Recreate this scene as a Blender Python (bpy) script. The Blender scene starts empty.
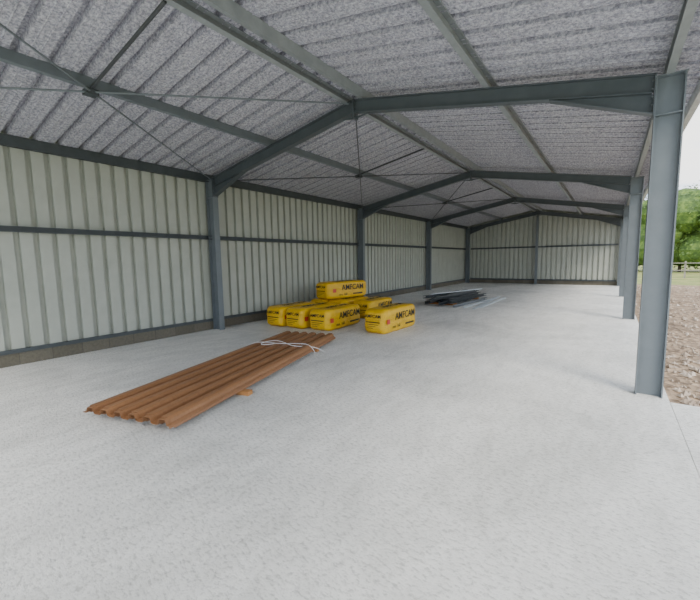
import bpy, bmesh, math, random
from mathutils import Vector, Matrix, noise
random.seed(7)
scene = bpy.context.scene
COL = scene.collection

# ------------------------------------------------------------------ dimensions
W = 8.024          # column centre to column centre
YA = 5.33          # nearest fully visible frame
BAY = 6.231
EAVE = 3.49
RIDGE = 4.218
XR = W / 2
M = (RIDGE - EAVE) / XR
YF = [YA - BAY, YA, YA + BAY, YA + 2 * BAY, YA + 3 * BAY]
Y0 = YF[0] - 0.25
Y1 = YF[-1] + 0.2
PUR = 0.14

def slope_z(x):
    return EAVE + M * (x if x <= XR else W - x)

# ------------------------------------------------------------------ materials
def mat(name, rough=0.6, metal=0.0):
    m = bpy.data.materials.new(name)
    m.use_nodes = True
    nt = m.node_tree
    b = nt.nodes["Principled BSDF"]
    b.inputs["Roughness"].default_value = rough
    b.inputs["Metallic"].default_value = metal
    return m, nt, b

def coord(nt, kind="Object"):
    return nt.nodes.new("ShaderNodeTexCoord").outputs[kind]

def noise_tex(nt, vec, scale, detail=6, rough=0.6, dist=0.0):
    n = nt.nodes.new("ShaderNodeTexNoise")
    n.inputs["Scale"].default_value = scale
    n.inputs["Detail"].default_value = detail
    n.inputs["Roughness"].default_value = rough
    n.inputs["Distortion"].default_value = dist
    nt.links.new(vec, n.inputs["Vector"])
    return n

def ramp(nt, fac, stops):
    r = nt.nodes.new("ShaderNodeValToRGB")
    cr = r.color_ramp
    while len(cr.elements) < len(stops):
        cr.elements.new(0.5)
    for e, (p, c) in zip(cr.elements, stops):
        e.position = p
        e.color = (*c, 1)
    nt.links.new(fac, r.inputs[0])
    return r.outputs[0]

def mix(nt, a, b, fac, mode='MIX'):
    m = nt.nodes.new("ShaderNodeMix")
    m.data_type = 'RGBA'
    m.blend_type = mode
    for sock, v in ((m.inputs[6], a), (m.inputs[7], b)):
        if isinstance(v, tuple): sock.default_value = (*v, 1)
        else: nt.links.new(v, sock)
    if isinstance(fac, (int, float)): m.inputs[0].default_value = fac
    else: nt.links.new(fac, m.inputs[0])
    return m.outputs[2]

def bump(nt, b, height, strength, dist=0.01):
    n = nt.nodes.new("ShaderNodeBump")
    n.inputs["Strength"].default_value = strength
    n.inputs["Distance"].default_value = dist
    nt.links.new(height, n.inputs["Height"])
    nt.links.new(n.outputs[0], b.inputs["Normal"])

def mapping(nt, vec, scale=(1, 1, 1), rot=(0, 0, 0)):
    n = nt.nodes.new("ShaderNodeMapping")
    n.inputs["Scale"].default_value = scale
    n.inputs["Rotation"].default_value = rot
    nt.links.new(vec, n.inputs["Vector"])
    return n.outputs[0]

def simple(name, c1, c2, scale=8, rough=0.6, metal=0.0, bstr=0.0, bscale=60):
    m, nt, b = mat(name, rough, metal)
    v = coord(nt)
    n = noise_tex(nt, v, scale)
    nt.links.new(ramp(nt, n.outputs[0], [(0.3, c1), (0.7, c2)]), b.inputs["Base Color"])
    if bstr:
        bump(nt, b, noise_tex(nt, v, bscale).outputs[0], bstr)
    return m

# concrete slab
def concrete():
    m, nt, b = mat("brushed_concrete", 0.68)
    v = coord(nt)
    big = noise_tex(nt, v, 0.42, 7, 0.68, 0.8)
    c = ramp(nt, big.outputs[0], [(0.34, (0.66, 0.655, 0.615)), (0.50, (0.80, 0.79, 0.745)), (0.66, (0.88, 0.87, 0.82))])
    mid = noise_tex(nt, mapping(nt, v, (5, 1.6, 5), (0, 0, .3)), 1.0, 8, 0.7, 0.6)
    c = mix(nt, c, ramp(nt, mid.outputs[0], [(0.38, (0.82, 0.82, 0.81)), (0.56, (1, 1, 1))]), 0.7, 'MULTIPLY')
    fine = noise_tex(nt, mapping(nt, v, (22, 44, 28), (0, 0, 0.5)), 1.0, 6, 0.85)
    c = mix(nt, c, ramp(nt, fine.outputs[0], [(0.40, (0.30, 0.30, 0.28)), (0.50, (1, 1, 1))]), 0.55, 'MULTIPLY')
    pit = noise_tex(nt, mapping(nt, v, (9, 9, 9)), 1.0, 8, 0.85, 1.2)
    c = mix(nt, c, ramp(nt, pit.outputs[0], [(0.58, (1, 1, 1)), (0.66, (0.58, 0.575, 0.55))]), 0.7, 'MULTIPLY')
    nt.links.new(c, b.inputs["Base Color"])
    bump(nt, b, fine.outputs[0], 1.0, 0.015)
    return m

def blocks():
    m, nt, b = mat("concrete_blockwork", 0.9)
    v = coord(nt)
    sep = nt.nodes.new("ShaderNodeSeparateXYZ"); nt.links.new(v, sep.inputs[0])
    add = nt.nodes.new("ShaderNodeMath"); add.operation = 'ADD'
    nt.links.new(sep.outputs[0], add.inputs[0]); nt.links.new(sep.outputs[1], add.inputs[1])
    cmb = nt.nodes.new("ShaderNodeCombineXYZ")
    nt.links.new(add.outputs[0], cmb.inputs[0]); nt.links.new(sep.outputs[2], cmb.inputs[1])
    br = nt.nodes.new("ShaderNodeTexBrick")
    nt.links.new(cmb.outputs[0], br.inputs["Vector"])
    br.inputs["Scale"].default_value = 1
    br.inputs["Brick Width"].default_value = 0.44
    br.inputs["Row Height"].default_value = 0.225
    br.inputs["Mortar Size"].default_value = 0.005
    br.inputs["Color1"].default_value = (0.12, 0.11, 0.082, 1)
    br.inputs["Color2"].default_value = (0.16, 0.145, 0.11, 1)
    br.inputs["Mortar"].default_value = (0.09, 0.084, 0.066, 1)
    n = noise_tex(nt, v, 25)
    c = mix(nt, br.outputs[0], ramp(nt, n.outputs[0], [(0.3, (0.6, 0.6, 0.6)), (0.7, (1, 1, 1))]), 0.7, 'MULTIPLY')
    nt.links.new(c, b.inputs["Base Color"])
    bump(nt, b, n.outputs[0], 0.5)
    return m

def fleece(k=1.0, name="anti_condensation_fleece"):
    m, nt, b = mat(name, 0.95)
    v = coord(nt)
    n = noise_tex(nt, v, 30, 6, 0.8)
    c = ramp(nt, n.outputs[0], [(0.38, (0.19 * k, 0.19 * k, 0.225 * k)), (0.5, (0.37 * k, 0.37 * k, 0.415 * k)), (0.60, (0.56 * k, 0.56 * k, 0.60 * k))])
    n2 = noise_tex(nt, v, 5, 4, 0.6)
    c = mix(nt, c, ramp(nt, n2.outputs[0], [(0.35, (0.86, 0.86, 0.88)), (0.65, (1, 1, 1))]), 0.8, 'MULTIPLY')
    nt.links.new(c, b.inputs["Base Color"])
    return m

M_CONC = concrete()
M_BLOCK = blocks()
M_FLEECE = fleece()
M_CLAD = simple("grey_green_steel_cladding", (0.345, 0.365, 0.315), (0.395, 0.415, 0.36), 3, 0.5)
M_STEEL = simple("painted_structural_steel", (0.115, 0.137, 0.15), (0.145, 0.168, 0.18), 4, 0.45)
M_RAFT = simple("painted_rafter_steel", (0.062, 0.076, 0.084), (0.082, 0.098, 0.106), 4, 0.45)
M_PUR = simple("primed_purlin_steel", (0.20, 0.222, 0.225), (0.26, 0.285, 0.287), 6, 0.5)
M_RAIL = simple("wall_rail_steel", (0.038, 0.048, 0.053), (0.053, 0.064, 0.069), 6, 0.5)
M_ROD = simple("bracing_rod_steel", (0.035, 0.04, 0.043), (0.06, 0.065, 0.07), 20, 0.5)
M_GALV = simple("galvanised_steel", (0.42, 0.46, 0.48), (0.56, 0.60, 0.62), 12, 0.4, 0.3)
M_DARK = simple("dark_grey_coated_steel", (0.018, 0.022, 0.027), (0.045, 0.052, 0.06), 6, 0.4)
M_MID = simple("mid_grey_coated_steel", (0.13, 0.145, 0.155), (0.21, 0.225, 0.235), 6, 0.4)
M_WHITE = simple("white_strap_plastic", (0.7, 0.7, 0.7), (0.8, 0.8, 0.8), 10, 0.5)
M_BLACK = simple("black_print", (0.012, 0.011, 0.008), (0.02, 0.018, 0.012), 10, 0.5)
M_RED = simple("red_print", (0.45, 0.04, 0.02), (0.5, 0.06, 0.03), 10, 0.5)
M_FLASH = simple("white_flashing", (0.66, 0.68, 0.68), (0.74, 0.76, 0.76), 4, 0.5)
M_POST = simple("weathered_fence_timber", (0.20, 0.18, 0.15), (0.32, 0.30, 0.26), 6, 0.9)

def wood():
    m, nt, b = mat("softwood_bearer", 0.8)
    v = coord(nt)
    n = noise_tex(nt, mapping(nt, v, (4, 40, 40)), 1.0, 6)
    nt.links.new(ramp(nt, n.outputs[0], [(0.3, (0.34, 0.14, 0.04)), (0.7, (0.52, 0.26, 0.09))]), b.inputs["Base Color"])
    return m
M_WOOD = wood()

def brown():
    m, nt, b = mat("terracotta_coated_sheet", 0.5)
    v = coord(nt)
    n = noise_tex(nt, mapping(nt, v, (6, 0.8, 6)), 1.0, 6, 0.6)
    c = ramp(nt, n.outputs[0], [(0.3, (0.225, 0.103, 0.042)), (0.7, (0.31, 0.15, 0.064))])
    d = noise_tex(nt, v, 30, 5, 0.7)
    c = mix(nt, c, ramp(nt, d.outputs[0], [(0.35, (0.75, 0.73, 0.71)), (0.6, (1, 1, 1))]), 0.6, 'MULTIPLY')
    nt.links.new(c, b.inputs["Base Color"])
    return m
M_BROWN = brown()

def yellow():
    m, nt, b = mat("yellow_packaging_film", 0.32)
    v = coord(nt)
    n = noise_tex(nt, v, 4, 4)
    c = ramp(nt, n.outputs[0], [(0.3, (0.60, 0.34, 0.0)), (0.7, (0.78, 0.48, 0.0))])
    nt.links.new(c, b.inputs["Base Color"])
    w = noise_tex(nt, mapping(nt, v, (9, 5, 16)), 1.0, 5, 0.6, 1.5)
    bump(nt, b, w.outputs[0], 0.7, 0.03)
    return m
M_YEL = yellow()

# ------------------------------------------------------------------ mesh helpers
def link(name, me, m=None, parent=None, smooth=False):
    ob = bpy.data.objects.new(name, me)
    COL.objects.link(ob)
    if m: me.materials.append(m)
    if parent: ob.parent = parent
    if smooth:
        for p in me.polygons: p.use_smooth = True
    return ob

def empty(name, loc=(0, 0, 0)):
    e = bpy.data.objects.new(name, None)
    e.location = loc
    e.empty_display_size = 0.2
    COL.objects.link(e)
    return e

class MB:
    def __init__(s): s.v = []; s.f = []
    def prism(s, prof, p0, p1, ax, ay):
        p0, p1, ax, ay = map(Vector, (p0, p1, ax, ay))
        n = len(prof); o = len(s.v)
        for p in (p0, p1):
            for a, b in prof: s.v.append(p + ax * a + ay * b)
        for i in range(n):
            j = (i + 1) % n
            s.f.append((o + i, o + j, o + n + j, o + n + i))
        s.f.append(tuple(range(o + n - 1, o - 1, -1)))
        s.f.append(tuple(range(o + n, o + 2 * n)))
    def box(s, a, b):
        (x0, y0, z0), (x1, y1, z1) = a, b
        s.prism([(x0, y0), (x1, y0), (x1, y1), (x0, y1)], (0, 0, z0), (0, 0, z1), (1, 0, 0), (0, 1, 0))
    def ibeam(s, p0, p1, web, h, b, tf=0.014, tw=0.01):
        p0, p1 = Vector(p0), Vector(p1)
        d = (p1 - p0).normalized(); web = Vector(web).normalized(); side = d.cross(web).normalized()
        H, B, T = h / 2, b / 2, tw / 2
        prof = [(-H, -B), (-H + tf, -B), (-H + tf, -T), (H - tf, -T), (H - tf, -B), (H, -B),
                (H, B), (H - tf, B), (H - tf, T), (-H + tf, T), (-H + tf, B), (-H, B)]
        s.prism(prof, p0, p1, web, side)
    def cbeam(s, p0, p1, up, h, b, t=0.006, lip=0.018, flip=1):
        p0, p1 = Vector(p0), Vector(p1)
        d = (p1 - p0).normalized(); up = Vector(up).normalized(); side = d.cross(up).normalized() * flip
        H = h / 2
        prof = [(0, -H), (b, -H), (b, -H + lip), (b - t, -H + lip), (b - t, -H + t), (t, -H + t),
                (t, H - t), (b - t, H - t), (b - t, H - lip), (b, H - lip), (b, H), (0, H)]
        s.prism(prof, p0, p1, side, up)
    def rod(s, p0, p1, r, n=8):
        p0, p1 = Vector(p0), Vector(p1)
        d = (p1 - p0).normalized()
        a = d.orthogonal().normalized(); b = d.cross(a)
        s.prism([(r * math.cos(t * 2 * math.pi / n), r * math.sin(t * 2 * math.pi / n)) for t in range(n)], p0, p1, a, b)
    def strip(s, rows):
        o = len(s.v); n = len(rows[0])
        for r in rows: s.v += [Vector(p) for p in r]
        for i in range(len(rows) - 1):
            for j in range(n - 1):
                s.f.append((o + i * n + j, o + i * n + j + 1, o + (i + 1) * n + j + 1, o + (i + 1) * n + j))
    def mesh(s, name):
        me = bpy.data.meshes.new(name)
        me.from_pydata([tuple(v) for v in s.v], [], s.f)
        bm = bmesh.new(); bm.from_mesh(me)
        bmesh.ops.recalc_face_normals(bm, faces=bm.faces)
        bm.to_mesh(me); bm.free()
        return me
    def obj(s, name, m, parent=None, smooth=False):
        return link(name, s.mesh(name), m, parent, smooth)

def trap(length, pitch, flat, slope, depth, start=0.0):
    pts = []; t = start
    while t < length:
        pts += [(t, 0), (t + flat, 0), (t + flat + slope, depth), (t + pitch - slope, depth)]
        t += pitch
    pts.append((t, 0))
    return [(min(a, length), d) for a, d in pts]

# ------------------------------------------------------------------ floor / ground
b = MB(); b.box((-0.32, Y0 - 9, -0.2), (8.20, Y1 + 0.15, 0.0)); b.obj("floor", M_CONC)
b = MB(); b.box((8.206, Y0 - 9, -0.2), (12.5, 5.18, -0.004)); b.obj("concrete_apron", M_CONC)

def gravel_mat():
    m, nt, bb = mat("rubble_gravel", 0.95)
    v = coord(nt)
    vo = nt.nodes.new("ShaderNodeTexVoronoi"); vo.inputs["Scale"].default_value = 12
    nt.links.new(v, vo.inputs["Vector"])
    n = noise_tex(nt, v, 1.2, 6)
    c = ramp(nt, n.outputs[0], [(0.3, (0.18, 0.12, 0.075)), (0.5, (0.33, 0.24, 0.16)), (0.7, (0.24, 0.165, 0.105))])
    g = nt.nodes.new("ShaderNodeSeparateColor"); nt.links.new(vo.outputs["Color"], g.inputs[0])
    c = mix(nt, c, ramp(nt, g.outputs[0], [(0.0, (0.45, 0.42, 0.38)), (1.0, (1.3, 1.3, 1.3))]), 0.9, 'MULTIPLY')
    nt.links.new(c, bb.inputs["Base Color"])
    bump(nt, bb, vo.outputs["Distance"], 0.8, 0.05)
    return m
def grass_mat():
    m, nt, bb = mat("rough_grass", 0.95)
    v = coord(nt)
    n = noise_tex(nt, v, 0.5, 8, 0.7)
    nt.links.new(ramp(nt, n.outputs[0], [(0.32, (0.10, 0.14, 0.03)), (0.5, (0.22, 0.24, 0.065)), (0.66, (0.36, 0.31, 0.12))]), bb.inputs["Base Color"])
    bump(nt, bb, noise_tex(nt, v, 14).outputs[0], 0.8, 0.05)
    return m
M_GRAV = gravel_mat(); M_GRASS = grass_mat()

b = MB(); b.box((-60, -60, -0.5), (140, 180, -0.21)); b.obj("ground", M_GRASS)
gy = empty("gravel_yard")
b = MB(); rows = []
for i in range(60):
    x = 8.205 + 24 * i / 59
    r = []
    for j in range(70):
        y = 5.19 + 21.5 * j / 69
        e_ = min(1, (x - 8.205) / 0.6)
        r.append((x, y, -.05 + .06 * e_ * noise.noise(Vector((x * .8, y * .8, 0)))))
    rows.append(r)
b.strip(rows); b.obj("surface", M_GRAV, gy, True)
b = MB()
for i in range(2800):
    y = 5.30 + 20 * random.random() ** 1.9
    x = 8.32 + 7 * random.random() ** 1.4
    r = random.choice((0.014, 0.022, 0.035, 0.05)) * random.uniform(.7, 1.3)
    o = len(b.v)
    c = Vector((x, y, -.05 + .06 * min(1, (x - 8.2) / .6) * noise.noise(Vector((x * .8, y * .8, 0))) + r * .2))
    for dv in [(1,0,0),(-1,0,0),(0,1,0),(0,-1,0),(0,0,1),(0,0,-1)]:
        b.v.append(c + Vector(dv) * r * random.uniform(.6, 1.2) + Vector((random.uniform(-.3,.3), random.uniform(-.3,.3), 0)) * r)
    for f in [(0,2,4),(2,1,4),(1,3,4),(3,0,4),(2,0,5),(1,2,5),(3,1,5),(0,3,5)]:
        b.f.append(tuple(o + k for k in f))
b.obj("loose_stones", simple("limestone_rubble", (0.22, 0.155, 0.105), (0.58, 0.50, 0.41), 2.5, 0.9), gy)

# ------------------------------------------------------------------ hedge / trees
def leaf_mat():
    m, nt, bb = mat("hedge_foliage", 0.7)
    v = coord(nt)
    n = noise_tex(nt, v, 1.3, 8, 0.8)
    nt.links.new(ramp(nt, n.outputs[0], [(0.34, (0.018, 0.042, 0.008)), (0.5, (0.07, 0.135, 0.018)), (0.66, (0.20, 0.29, 0.045))]), bb.inputs["Base Color"])
    return m
M_LEAF = leaf_mat()
M_BARK = simple("bark", (0.06, 0.045, 0.03), (0.12, 0.09, 0.06), 10, 0.9)
HEDGE = empty("hedgerow", (26, 47, -.21))
def bush(cx, cy, w, h, nleaf, blobs=9):
    base = Vector((cx - 26, cy - 47, 0))
    t = MB(); t.rod(base, base + Vector((0, 0, h * .5)), 0.14)
    for k in range(4):
        a = k * 1.7; t.rod(base + Vector((0, 0, h * .3)), base + Vector((math.cos(a) * w * .3, math.sin(a) * w * .3, h * .65)), 0.06)
    t.obj("trunk", M_BARK, HEDGE)
    b = MB()
    bl = [(Vector((random.uniform(-.5, .5) * w, random.uniform(-.3, .3) * w, random.uniform(.3, .72) * h)), random.uniform(.18, .30) * h) for _ in range(blobs)]
    bl.append((Vector((0, 0, h * .66)), h * .32))
    bl += [(Vector((k * w * .25, 0, h * .26)), h * .25) for k in (-2, -1, 0, 1, 2)]
    for i in range(nleaf):
        c, r = random.choice(bl)
        d = Vector((random.gauss(0, 1), random.gauss(0, 1), random.gauss(0, 1))).normalized()
        p = c + d * r * random.uniform(.75, 1.12)
        if p.z < .02: continue
        s = random.uniform(.08, .17)
        a = (d + Vector((random.uniform(-1, 1), random.uniform(-1, 1), random.uniform(-1, 1))) * .7).orthogonal().normalized()
        c2 = d.cross(a).normalized()
        o = len(b.v); p = p + base
        b.v += [p - a * s, p + c2 * s * .6, p + a * s, p - c2 * s * .6]
        b.f.append((o, o + 1, o + 2, o + 3))
    b.obj("foliage", M_LEAF, HEDGE)
    core = MB()
    for c, r in bl:
        R, N = 6, 10
        rows = [[base + c + Vector((math.sin(math.pi * i / R) * math.cos(2 * math.pi * j / N), math.sin(math.pi * i / R) * math.sin(2 * math.pi * j / N), math.cos(math.pi * i / R))) * r * .8 for j in range(N + 1)] for i in range(R + 1)]
        core.strip(rows)
    core.obj("foliage_core", M_LEAF, HEDGE)
for x, y, h in [(10, 54, 8.6), (13.5, 52, 9.4), (17, 51, 8.6), (20.5, 50, 9.2), (24, 49, 7.2), (28, 48, 7.0), (32, 46, 6.8), (37, 44, 7.4), (42, 41, 7)]:
    bush(x, y, 5.0, h, 5200)
fe = empty("post_and_rail_fence", (10, 38, -.21))
b = MB()
for i in range(13):
    x = i * 2.2; y = -i * .4
    b.box((x - .05, y - .05, 0), (x + .05, y + .05, 1.3))
b.obj("posts", M_POST, fe)
b = MB()
for z in (0.6, 1.15):
    b.prism([(-.02, -.03), (.02, -.03), (.02, .03), (-.02, .03)], (0, -.08, z), (26.4, -4.88, z), (0, 1, 0), (0, 0, 1))
b.obj("rails", M_POST, fe)

# ------------------------------------------------------------------ roof (ceiling)
YE = Y1 + .12
def roof_side(b, xa, xb, z_a, z_b):
    L = YE - Y0
    pr = trap(L, 0.333, 0.247, 0.008, 0.085)
    b.strip([[(xa, Y0 + t, z_a + d) for t, d in pr], [(xb, Y0 + t, z_b + d) for t, d in pr]])
ce = empty("ceiling")
b = MB()
roof_side(b, -0.36, XR, slope_z(0) + PUR - .36 * M, RIDGE + PUR)
b.obj("roof_sheet_left", M_FLEECE, ce)
b = MB()
roof_side(b, W + 0.33, XR, EAVE + PUR - .33 * M, RIDGE + PUR)
b.obj("roof_sheet_right", M_FLEECE, ce)
b = MB()
b.strip([[(XR - .25, y, RIDGE + PUR + .095 - .25 * M) for y in (Y0, YE)], [(XR, y, RIDGE + PUR + .095) for y in (Y0, YE)], [(XR + .25, y, RIDGE + PUR + .095 - .25 * M) for y in (Y0, YE)]])
b.obj("ridge_cap", M_FLASH, ce)
b = MB()
y = Y0
while y < Y1 - .3:
    for off in (.075, .165):
        for s in (-1, 1):
            x0 = -0.36 if s < 0 else W + .33
            z0 = EAVE + PUR - (.36 if s < 0 else .33) * M + .001
            b.prism([(-.010, 0), (.010, 0), (.004, -.010), (-.004, -.010)], (x0, y + off, z0), (XR, y + off, RIDGE + PUR + .001), (0, 1, 0), (0, 0, 1))
    y += 0.333
b.obj("stiffening_beads", M_FLEECE, ce)
b = MB()
gx = W + .33; gz = EAVE + PUR - .33 * M
b.prism([(0, .02), (.0, -.06), (.02, -.10), (.09, -.10), (.11, -.06), (.11, .02), (.104, .02), (.104, -.058), (.086, -.094), (.024, -.094), (.006, -.058), (.006, .02)],
        (gx - .03, Y0, gz), (gx - .03, Y1, gz), (1, 0, 0), (0, 0, 1))
b.obj("eaves_gutter", M_GALV, ce)

def purlin(name, x, up_n, h=PUR, w=.06, flip=1, m=M_PUR):
    b = MB()
    z = slope_z(x) + PUR / 2
    b.cbeam((x, Y0, z), (x, Y1, z), up_n, h, w, flip=flip)
    return b.obj(name, m)
upL = Vector((-M, 0, 1)).normalized(); upR = Vector((M, 0, 1)).normalized()
purlin("roof_purlin", 2.02, upL, flip=-1, m=M_STEEL)
purlin("roof_purlin", 3.82, upL, w=.07, flip=1)
purlin("roof_purlin", 4.22, upR, w=.07, flip=-1)
purlin("roof_purlin", 6.12, upR, w=.08, flip=1)
b = MB(); b.cbeam((W + .02, Y0, EAVE + .05), (W + .02, Y1, EAVE + .05), (0, 0, 1), .15, .07, flip=-1); b.obj("eaves_purlin_right", M_PUR, ce)
b = MB(); b.cbeam((-.08, Y0, EAVE + .03), (-.08, Y1, EAVE + .03), (0, 0, 1), .17, .07, flip=-1); b.obj("eaves_purlin_left", M_RAIL, ce)

# ------------------------------------------------------------------ portal frames
CW, CB = 0.245, 0.14
RD = 0.20
def frame(y):
    e = empty("steel_portal_frame", (0, y, 0))
    for x, nm in ((0, "column_left"), (W, "column_right")):
        b = MB(); b.ibeam((x, 0, 0), (x, 0, EAVE - .02), (1, 0, 0), CW, CB)
        b.box((x - CW / 2 - .01, -CB / 2 - .01, EAVE - .03), (x + CW / 2 + .01, CB / 2 + .01, EAVE - .018))
        b.box((x - CW / 2 + .013, -CB / 2 + .004, EAVE - .42), (x + CW / 2 - .013, CB / 2 - .004, EAVE - .408))
        b.obj(nm, M_STEEL, e)
    for s, nm in ((0, "rafter_left"), (1, "rafter_right")):
        f = (lambda x: x) if s == 0 else (lambda x: W - x)
        up = upL if s == 0 else upR
        x0 = CW / 2 + .012
        b = MB()
        off = RD / 2 * math.sqrt(1 + M * M)
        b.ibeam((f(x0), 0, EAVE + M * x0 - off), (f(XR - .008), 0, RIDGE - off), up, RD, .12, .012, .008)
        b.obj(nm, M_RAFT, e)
        b = MB()
        hl, hd = 1.0, 0.20
        zt0 = EAVE + M * x0 - RD * 1.01; zt1 = EAVE + M * (x0 + hl) - RD * 1.01
        b.prism([(f(x0), zt0), (f(x0 + hl), zt1), (f(x0), zt0 - hd)], (0, -.004, 0), (0, .004, 0), (1, 0, 0), (0, 0, 1))
        b.prism([(f(x0), zt0 - hd), (f(x0 + hl), zt1), (f(x0 + hl), zt1 - .012), (f(x0), zt0 - hd - .012)], (0, -.06, 0), (0, .06, 0), (1, 0, 0), (0, 0, 1))
        b.box((min(f(x0), f(x0 - .014)), -.075, zt0 - hd - .04), (max(f(x0), f(x0 - .014)), .075, EAVE + .02))
        for kz in (.05, .13, .21, .29, .37):
            for ky in (-.045, .045):
                c = f(x0 + .006)
                b.rod((c - .012, ky, EAVE - kz), (c + .012, ky, EAVE - kz), .013, 6)
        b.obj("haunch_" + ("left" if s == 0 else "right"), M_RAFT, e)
    b = MB()
    b.box((XR - .012, -.07, RIDGE - RD - .10), (XR + .012, .07, RIDGE - .005))
    for kz in (.04, .12, .20, .27):
        for ky in (-.045, .045):
            b.rod((XR - .03, ky, RIDGE - kz), (XR + .03, ky, RIDGE - kz), .012, 6)
    b.prism([(XR - .3, RIDGE - RD - .3 * M), (XR + .3, RIDGE - RD - .3 * M), (XR, RIDGE - RD - .10)], (0, -.004, 0), (0, .004, 0), (1, 0, 0), (0, 0, 1))
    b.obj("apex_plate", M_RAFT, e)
    return e
for y in YF: frame(y)

# ------------------------------------------------------------------ bracing
def brace(y0, y1):
    ym = (y0 + y1) / 2
    e = empty("roof_bracing", (0, 0, 0))
    d = .06
    P = lambda x, y: (x, y, slope_z(x) - d)
    b = MB()
    b.rod(P(.13, y0 + .1), P(3.95, y1 - .1), .013)
    b.rod(P(.13, y1 - .1), P(3.95, y0 + .1), .013)
    b.obj("cross_rods", M_STEEL if y0 < 0 else M_ROD, e)
    b = MB()
    b.rod((2.0, ym, slope_z(2.0) - .01), (3.86, ym, slope_z(3.86) - .01), .02)
    b.obj("sag_bar", M_ROD, e)
    b = MB()
    b.box((1.93, ym - .07, slope_z(2) - .085), (2.07, ym + .07, slope_z(2) - .02))
    b.obj("gusset", M_RAIL, e)
for i in range(3): brace(YF[i], YF[i + 1])

# ------------------------------------------------------------------ walls
WX = -0.20
e = empty("wall_left")
b = MB(); L = Y1 - Y0
pr = trap(L, 0.25, 0.165, 0.010, 0.07, 0.03)
b.strip([[(WX - d, Y0 + t, z) for t, d in pr] for z in (.2, EAVE + .14)])
b.obj("cladding", M_CLAD, e)
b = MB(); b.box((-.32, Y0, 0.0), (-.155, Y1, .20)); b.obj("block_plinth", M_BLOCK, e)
b = MB()
b.cbeam((-.13, Y0, 2.17), (-.13, Y1, 2.17), (0, 0, 1), .09, .065, flip=1)
b.obj("wall_rail", M_RAIL)
b = MB(); b.box((-.197, Y0, .202), (-.13, Y1, .26)); b.obj("trim_1", M_RAIL)

e = empty("wall_back")
b = MB()
pr = trap(W + .4, 0.25, 0.165, 0.010, 0.07)
lo, hi = [], []
for t, d in pr:
    x = -.2 + t
    lo.append((x, Y1 + d, .2)); hi.append((x, Y1 + d, slope_z(min(max(x, 0), W)) + PUR + .01))
b.strip([lo, hi]); b.obj("cladding", M_CLAD, e)
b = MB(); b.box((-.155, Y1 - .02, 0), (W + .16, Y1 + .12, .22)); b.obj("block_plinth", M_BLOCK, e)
b = MB(); b.box((.16, Y1 - .09, 2.13), (W - .16, Y1 - .005, 2.22)); b.obj("wall_rail", M_RAIL)
b = MB(); b.box((.16, Y1 - .09, .222), (W - .16, Y1 - .005, .30)); b.obj("trim_2", M_RAIL)
b = MB(); b.ibeam((XR, YF[-1], 0), (XR, YF[-1], RIDGE - RD - .11), (0, 1, 0), .16, .12); b.obj("gable_post", M_STEEL)
b = MB(); b.rod((W + .24, YF[-1] - .2, 0), (W + .24, YF[-1] - .2, EAVE - .1), .04, 12); b.obj("downpipe", M_GALV)

# ------------------------------------------------------------------ corrugated sheet stack
def sheet_stack():
    c = Vector((3.19, 3.58, 0)); u = Vector((-1.10, 3.90, 0)).normalized()
    e = empty("corrugated_sheet_stack", c)
    e.rotation_euler = (0, 0, math.atan2(u.y, u.x) - math.pi / 2)
    for k in range(4):
        b = MB(); wd = 1.14; L = 4.14
        prof = []
        n = 6; pitch = wd / n
        for i in range(n):
            t = -wd / 2 + i * pitch
            for a, d in ((0, 0), (.28, .0), (.32, .010), (.37, .052), (.41, .060), (.76, .060), (.80, .052), (.85, .010)):
                prof.append((t + a * pitch, d))
        prof.append((wd / 2, 0)); prof.append((wd / 2 + .01, -.02))
        th = .004
        loop = prof + [(a, d - th) for a, d in reversed(prof)]
        dx, dy = random.uniform(-.012, .012), random.uniform(-.035, .035)
        z = .072 + k * .007
        b.prism(loop, (dx, -L / 2 + dy, z), (dx, L / 2 + dy, z), (1, 0, 0), (0, 0, 1))
        b.obj("sheet_%d" % (k + 1), M_BROWN, e)
    for k, yy in enumerate((-.98, 1.2)):
        b = MB(); b.box((-.5, yy - .045, 0), (.69 if k == 0 else .6, yy + .045, .05)); b.obj("timber_bearer_%d" % (k + 1), M_WOOD, e)
    cu = bpy.data.curves.new("strap", 'CURVE'); cu.dimensions = '3D'; cu.bevel_depth = .006; cu.bevel_resolution = 2
    zt = .163
    for pts in ([(-.62, .85, .04), (-.59, .9, zt), (-.3, 1.0, zt), (0, .92, zt), (.3, 1.05, zt), (.57, 1.0, zt), (.63, 1.0, .03)],
                [(-.1, .9, zt), (-.25, .7, zt + .01), (-.38, .95, zt), (-.2, 1.15, zt + .01), (.05, 1.02, zt), (.35, .8, zt), (.6, 1.1, .12), (.75, 1.15, .012)]):
        sp = cu.splines.new('NURBS'); sp.points.add(len(pts) - 1); sp.use_endpoint_u = True; sp.order_u = 3
        for q, p in zip(sp.points, pts): q.co = (*p, 1)
    ob = bpy.data.objects.new("strap", cu); COL.objects.link(ob); ob.parent = e; cu.materials.append(M_WHITE)
sheet_stack()

# ------------------------------------------------------------------ insulation packs
def text_mesh(txt, size, m, name, parent, matrix, bold=.012):
    cu = bpy.data.curves.new(name, 'FONT'); cu.body = txt; cu.size = size
    cu.align_x = 'CENTER'; cu.align_y = 'CENTER'; cu.extrude = .001; cu.offset = bold * size
    t = bpy.data.objects.new(name + "_c", cu); COL.objects.link(t)
    dg = bpy.context.evaluated_depsgraph_get(); dg.update()
    me = bpy.data.meshes.new_from_object(t.evaluated_get(dg))
    bpy.data.objects.remove(t)
    me.materials.clear(); me.materials.append(m)
    o = bpy.data.objects.new(name, me); COL.objects.link(o); o.parent = parent
    o.matrix_local = matrix
    return o

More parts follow.
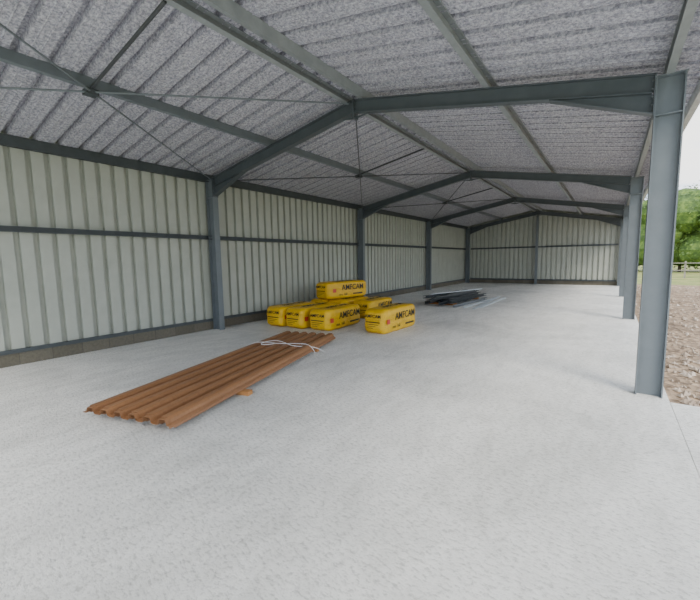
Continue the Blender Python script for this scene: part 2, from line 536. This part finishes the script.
def basis(xv, yv, loc):
    xv, yv = Vector(xv), Vector(yv); zv = xv.cross(yv)
    mt = Matrix((xv, yv, zv)).transposed().to_4x4(); mt.translation = Vector(loc)
    return mt

def pack(x, y, z, rot=0, L=1.45, Wd=.60, H=.49, seed=0):
    e = empty("insulation_pack", (x, y, z)); e.rotation_euler = (0, 0, rot)
    bm = bmesh.new()
    bmesh.ops.create_cube(bm, size=2)
    bmesh.ops.subdivide_edges(bm, edges=bm.edges[:], cuts=17, use_grid_fill=True)
    def se(v):
        p = Vector(v.co); n = 7.0
        l = (abs(p.x) ** n + abs(p.y) ** (n * 2) + abs(p.z) ** n) ** (1 / n)
        return p / max(l, 1e-6) if l > 1 else p
    for v in bm.verts:
        p = se(v)
        q = Vector((p.x * Wd / 2, p.y * L / 2, p.z * H / 2))
        q.x *= 1 - .04 * math.exp(-(p.z / .12) ** 2)
        nn = noise.noise(Vector((q.x * 5, q.y * 6, q.z * 9 + seed * 7)))
        q += q.normalized() * nn * .014
        q.z = max(q.z, -H / 2)
        v.co = q + Vector((0, 0, H / 2))
    me = bpy.data.meshes.new("wrapped_bale"); bm.to_mesh(me); bm.free()
    link("wrapped_bale", me, M_YEL, e, True)
    sx = Wd / 2 + .008; h = H
    for s in (1, -1):
        text_mesh("AMFCAM", .22, M_BLACK, "side_lettering", e, basis((0, s, 0), (0, 0, 1), (s * sx, .15 * s, h * .64)), .012)
        text_mesh("xtra  160", .09, M_BLACK, "side_small_lettering", e, basis((0, s, 0), (0, 0, 1), (s * sx, -.25 * s, h * .25)))
        b = MB(); b.box((-.06, -.0015, -.05), (.06, .0015, .05))
        ob = b.obj("red_patch", M_RED, e); ob.matrix_local = Matrix.Translation((s * sx, -.58 * s, h * .5)) @ Matrix.Rotation(math.pi / 2, 4, 'Z')
        b = MB(); b.box((-.20, -.0015, -.02), (.20, .0015, .02))
        ob = b.obj("black_band", M_BLACK, e); ob.matrix_local = Matrix.Translation((s * sx, .35 * s, h * .25)) @ Matrix.Rotation(math.pi / 2, 4, 'Z')
    for s in (-1, 1):
        text_mesh("AMFCAM", .10, M_BLACK, "end_lettering", e, basis((-s, 0, 0), (0, 0, 1), (0, s * (L / 2 + .008), h * .72)), .012)
        b = MB()
        for r in range(3): b.box((-.16, -.0015, -.02 - r * .04), (.14 - .07 * r, .0015, -.010 - r * .04))
        b.box((-.18, -.0015, .025), (.18, .0015, .045))
        ob = b.obj("end_print", M_BLACK, e); ob.location = (0, s * (L / 2 + .008), h * .42)
    text_mesh("AMFCAM", .22, M_BLACK, "top_lettering", e, basis((0, 1, 0), (-1, 0, 0), (0, .05, h + .008)), .012)
    return e
pack(.88, 6.96, 0, .02, seed=1)
pack(1.54, 6.98, 0, -.01, seed=2)
pack(2.20, 7.06, 0, .03, seed=3)
pack(2.06, 9.02, 0, .05, seed=4)
pack(1.38, 8.80, 0, 0.0, seed=5)
pack(.72, 8.80, 0, 0.0, seed=6)
pack(1.08, 8.85, .495, -.18, seed=7, L=1.65)
pack(3.52, 7.42, 0, -.04, seed=8, Wd=.56, H=.54, L=1.5)

# ------------------------------------------------------------------ steel section pile
e = empty("steel_section_pile", (2.92, 13.4, 0)); e.rotation_euler = (0, 0, -.05)
b = MB()
for yy in (-1.1, 1.1): b.box((-.5, yy - .04, 0), (.5, yy + .04, .07))
b.obj("timber_bearers", M_WOOD, e)
bD, bM, bG = MB(), MB(), MB()
rs = random.Random(33)
for layer in range(3):
    n = (5, 4, 3)[layer]
    for i in range(n):
        x = -.42 + layer * .10 + i * (.19, .21, .2)[layer] + rs.uniform(-.02, .02)
        l = rs.uniform(2.4, 3.8); yo = rs.uniform(-.5, .5); a = rs.uniform(-.03, .03) * (1 + layer)
        z = .071 + .045 + layer * .092
        bb = (bD, bM, bD, bD)[(i + layer) % 4]
        bb.cbeam((x - a * l / 2, yo - l / 2, z), (x + a * l / 2, yo + l / 2, z), (0, 0, 1), .088, .11, .006, .02, flip=rs.choice((1, 1, -1)))
for (x0, y0, x1, y1) in ((-.35, -1.3, .4, 1.7),):
    bG.prism([(-.025, 0), (.025, 0), (.025, .03), (.02, .03), (.02, .004), (-.025, .004)], (x0, y0, .071 + .28), (x1, y1, .071 + .28), (1, 0, 0), (0, 0, 1))
for (x0, y0, x1, y1) in ((.62, -1.7, .72, 1.2), (-.62, -1.2, -.55, 1.0)):
    bM.cbeam((x0, y0, .045), (x1, y1, .045), (0, 0, 1), .088, .08, .006, .02)
bD.obj("dark_channels", M_DARK, e); bM.obj("grey_channels", M_MID, e); bG.obj("loose_angles", M_GALV, e)
e = empty("galvanised_flashing_strips", (4.04, 13.7, 0))
b = MB()
for i, (x, a, l) in enumerate(((-.16, .02, 3.9), (.0, -.03, 4.3), (.2, .0, 3.4))):
    z = .002
    b.prism([(-.04, 0), (.04, 0), (.04, .03), (.036, .03), (.036, .004), (-.036, .004), (-.036, .03), (-.04, .03)], (x - a * l, -l / 2, z), (x + a * l, l / 2, z), (1, 0, 0), (0, 0, 1))
b.obj("strips", M_GALV, e)

# ------------------------------------------------------------------ world + sun
w = bpy.data.worlds.new("World"); scene.world = w; w.use_nodes = True
nt = w.node_tree; bg = nt.nodes["Background"]
v = nt.nodes.new("ShaderNodeTexCoord").outputs["Generated"]
n = noise_tex(nt, mapping(nt, v, (1, 1, 2.2)), 3.2, 8, 0.6, 0.3)
c = ramp(nt, n.outputs[0], [(0.42, (0.48, 0.65, 0.92)), (0.52, (0.92, 0.94, 0.97)), (0.60, (1, .995, .97))])
nt.links.new(c, bg.inputs[0]); bg.inputs[1].default_value = 3.1
sd = bpy.data.lights.new("sun", 'SUN'); sd.energy = 3.6; sd.angle = math.radians(25); sd.color = (1, .94, .85)
so = bpy.data.objects.new("sun", sd); COL.objects.link(so)
so.rotation_euler = (math.radians(26), math.radians(38), 0)

# ------------------------------------------------------------------ camera
f, yaw, pitch, roll = 369.87, 0.6145, -0.108, -0.0168
d = Vector((-math.sin(yaw) * math.cos(pitch), math.cos(yaw) * math.cos(pitch), math.sin(pitch)))
r = Vector((math.cos(yaw), math.sin(yaw), 0)); u = r.cross(d)
r2 = math.cos(roll) * r + math.sin(roll) * u; u2 = -math.sin(roll) * r + math.cos(roll) * u
cam = bpy.data.cameras.new("camera"); co = bpy.data.objects.new("camera", cam); COL.objects.link(co)
mt = Matrix((r2, u2, -d)).transposed().to_4x4(); mt.translation = Vector((7.6055, 0, 1.6))
co.matrix_world = mt
cam.sensor_fit = 'HORIZONTAL'; cam.sensor_width = 36; cam.lens = 36 * f / 700; cam.clip_end = 500; cam.clip_start = .05
scene.camera = co
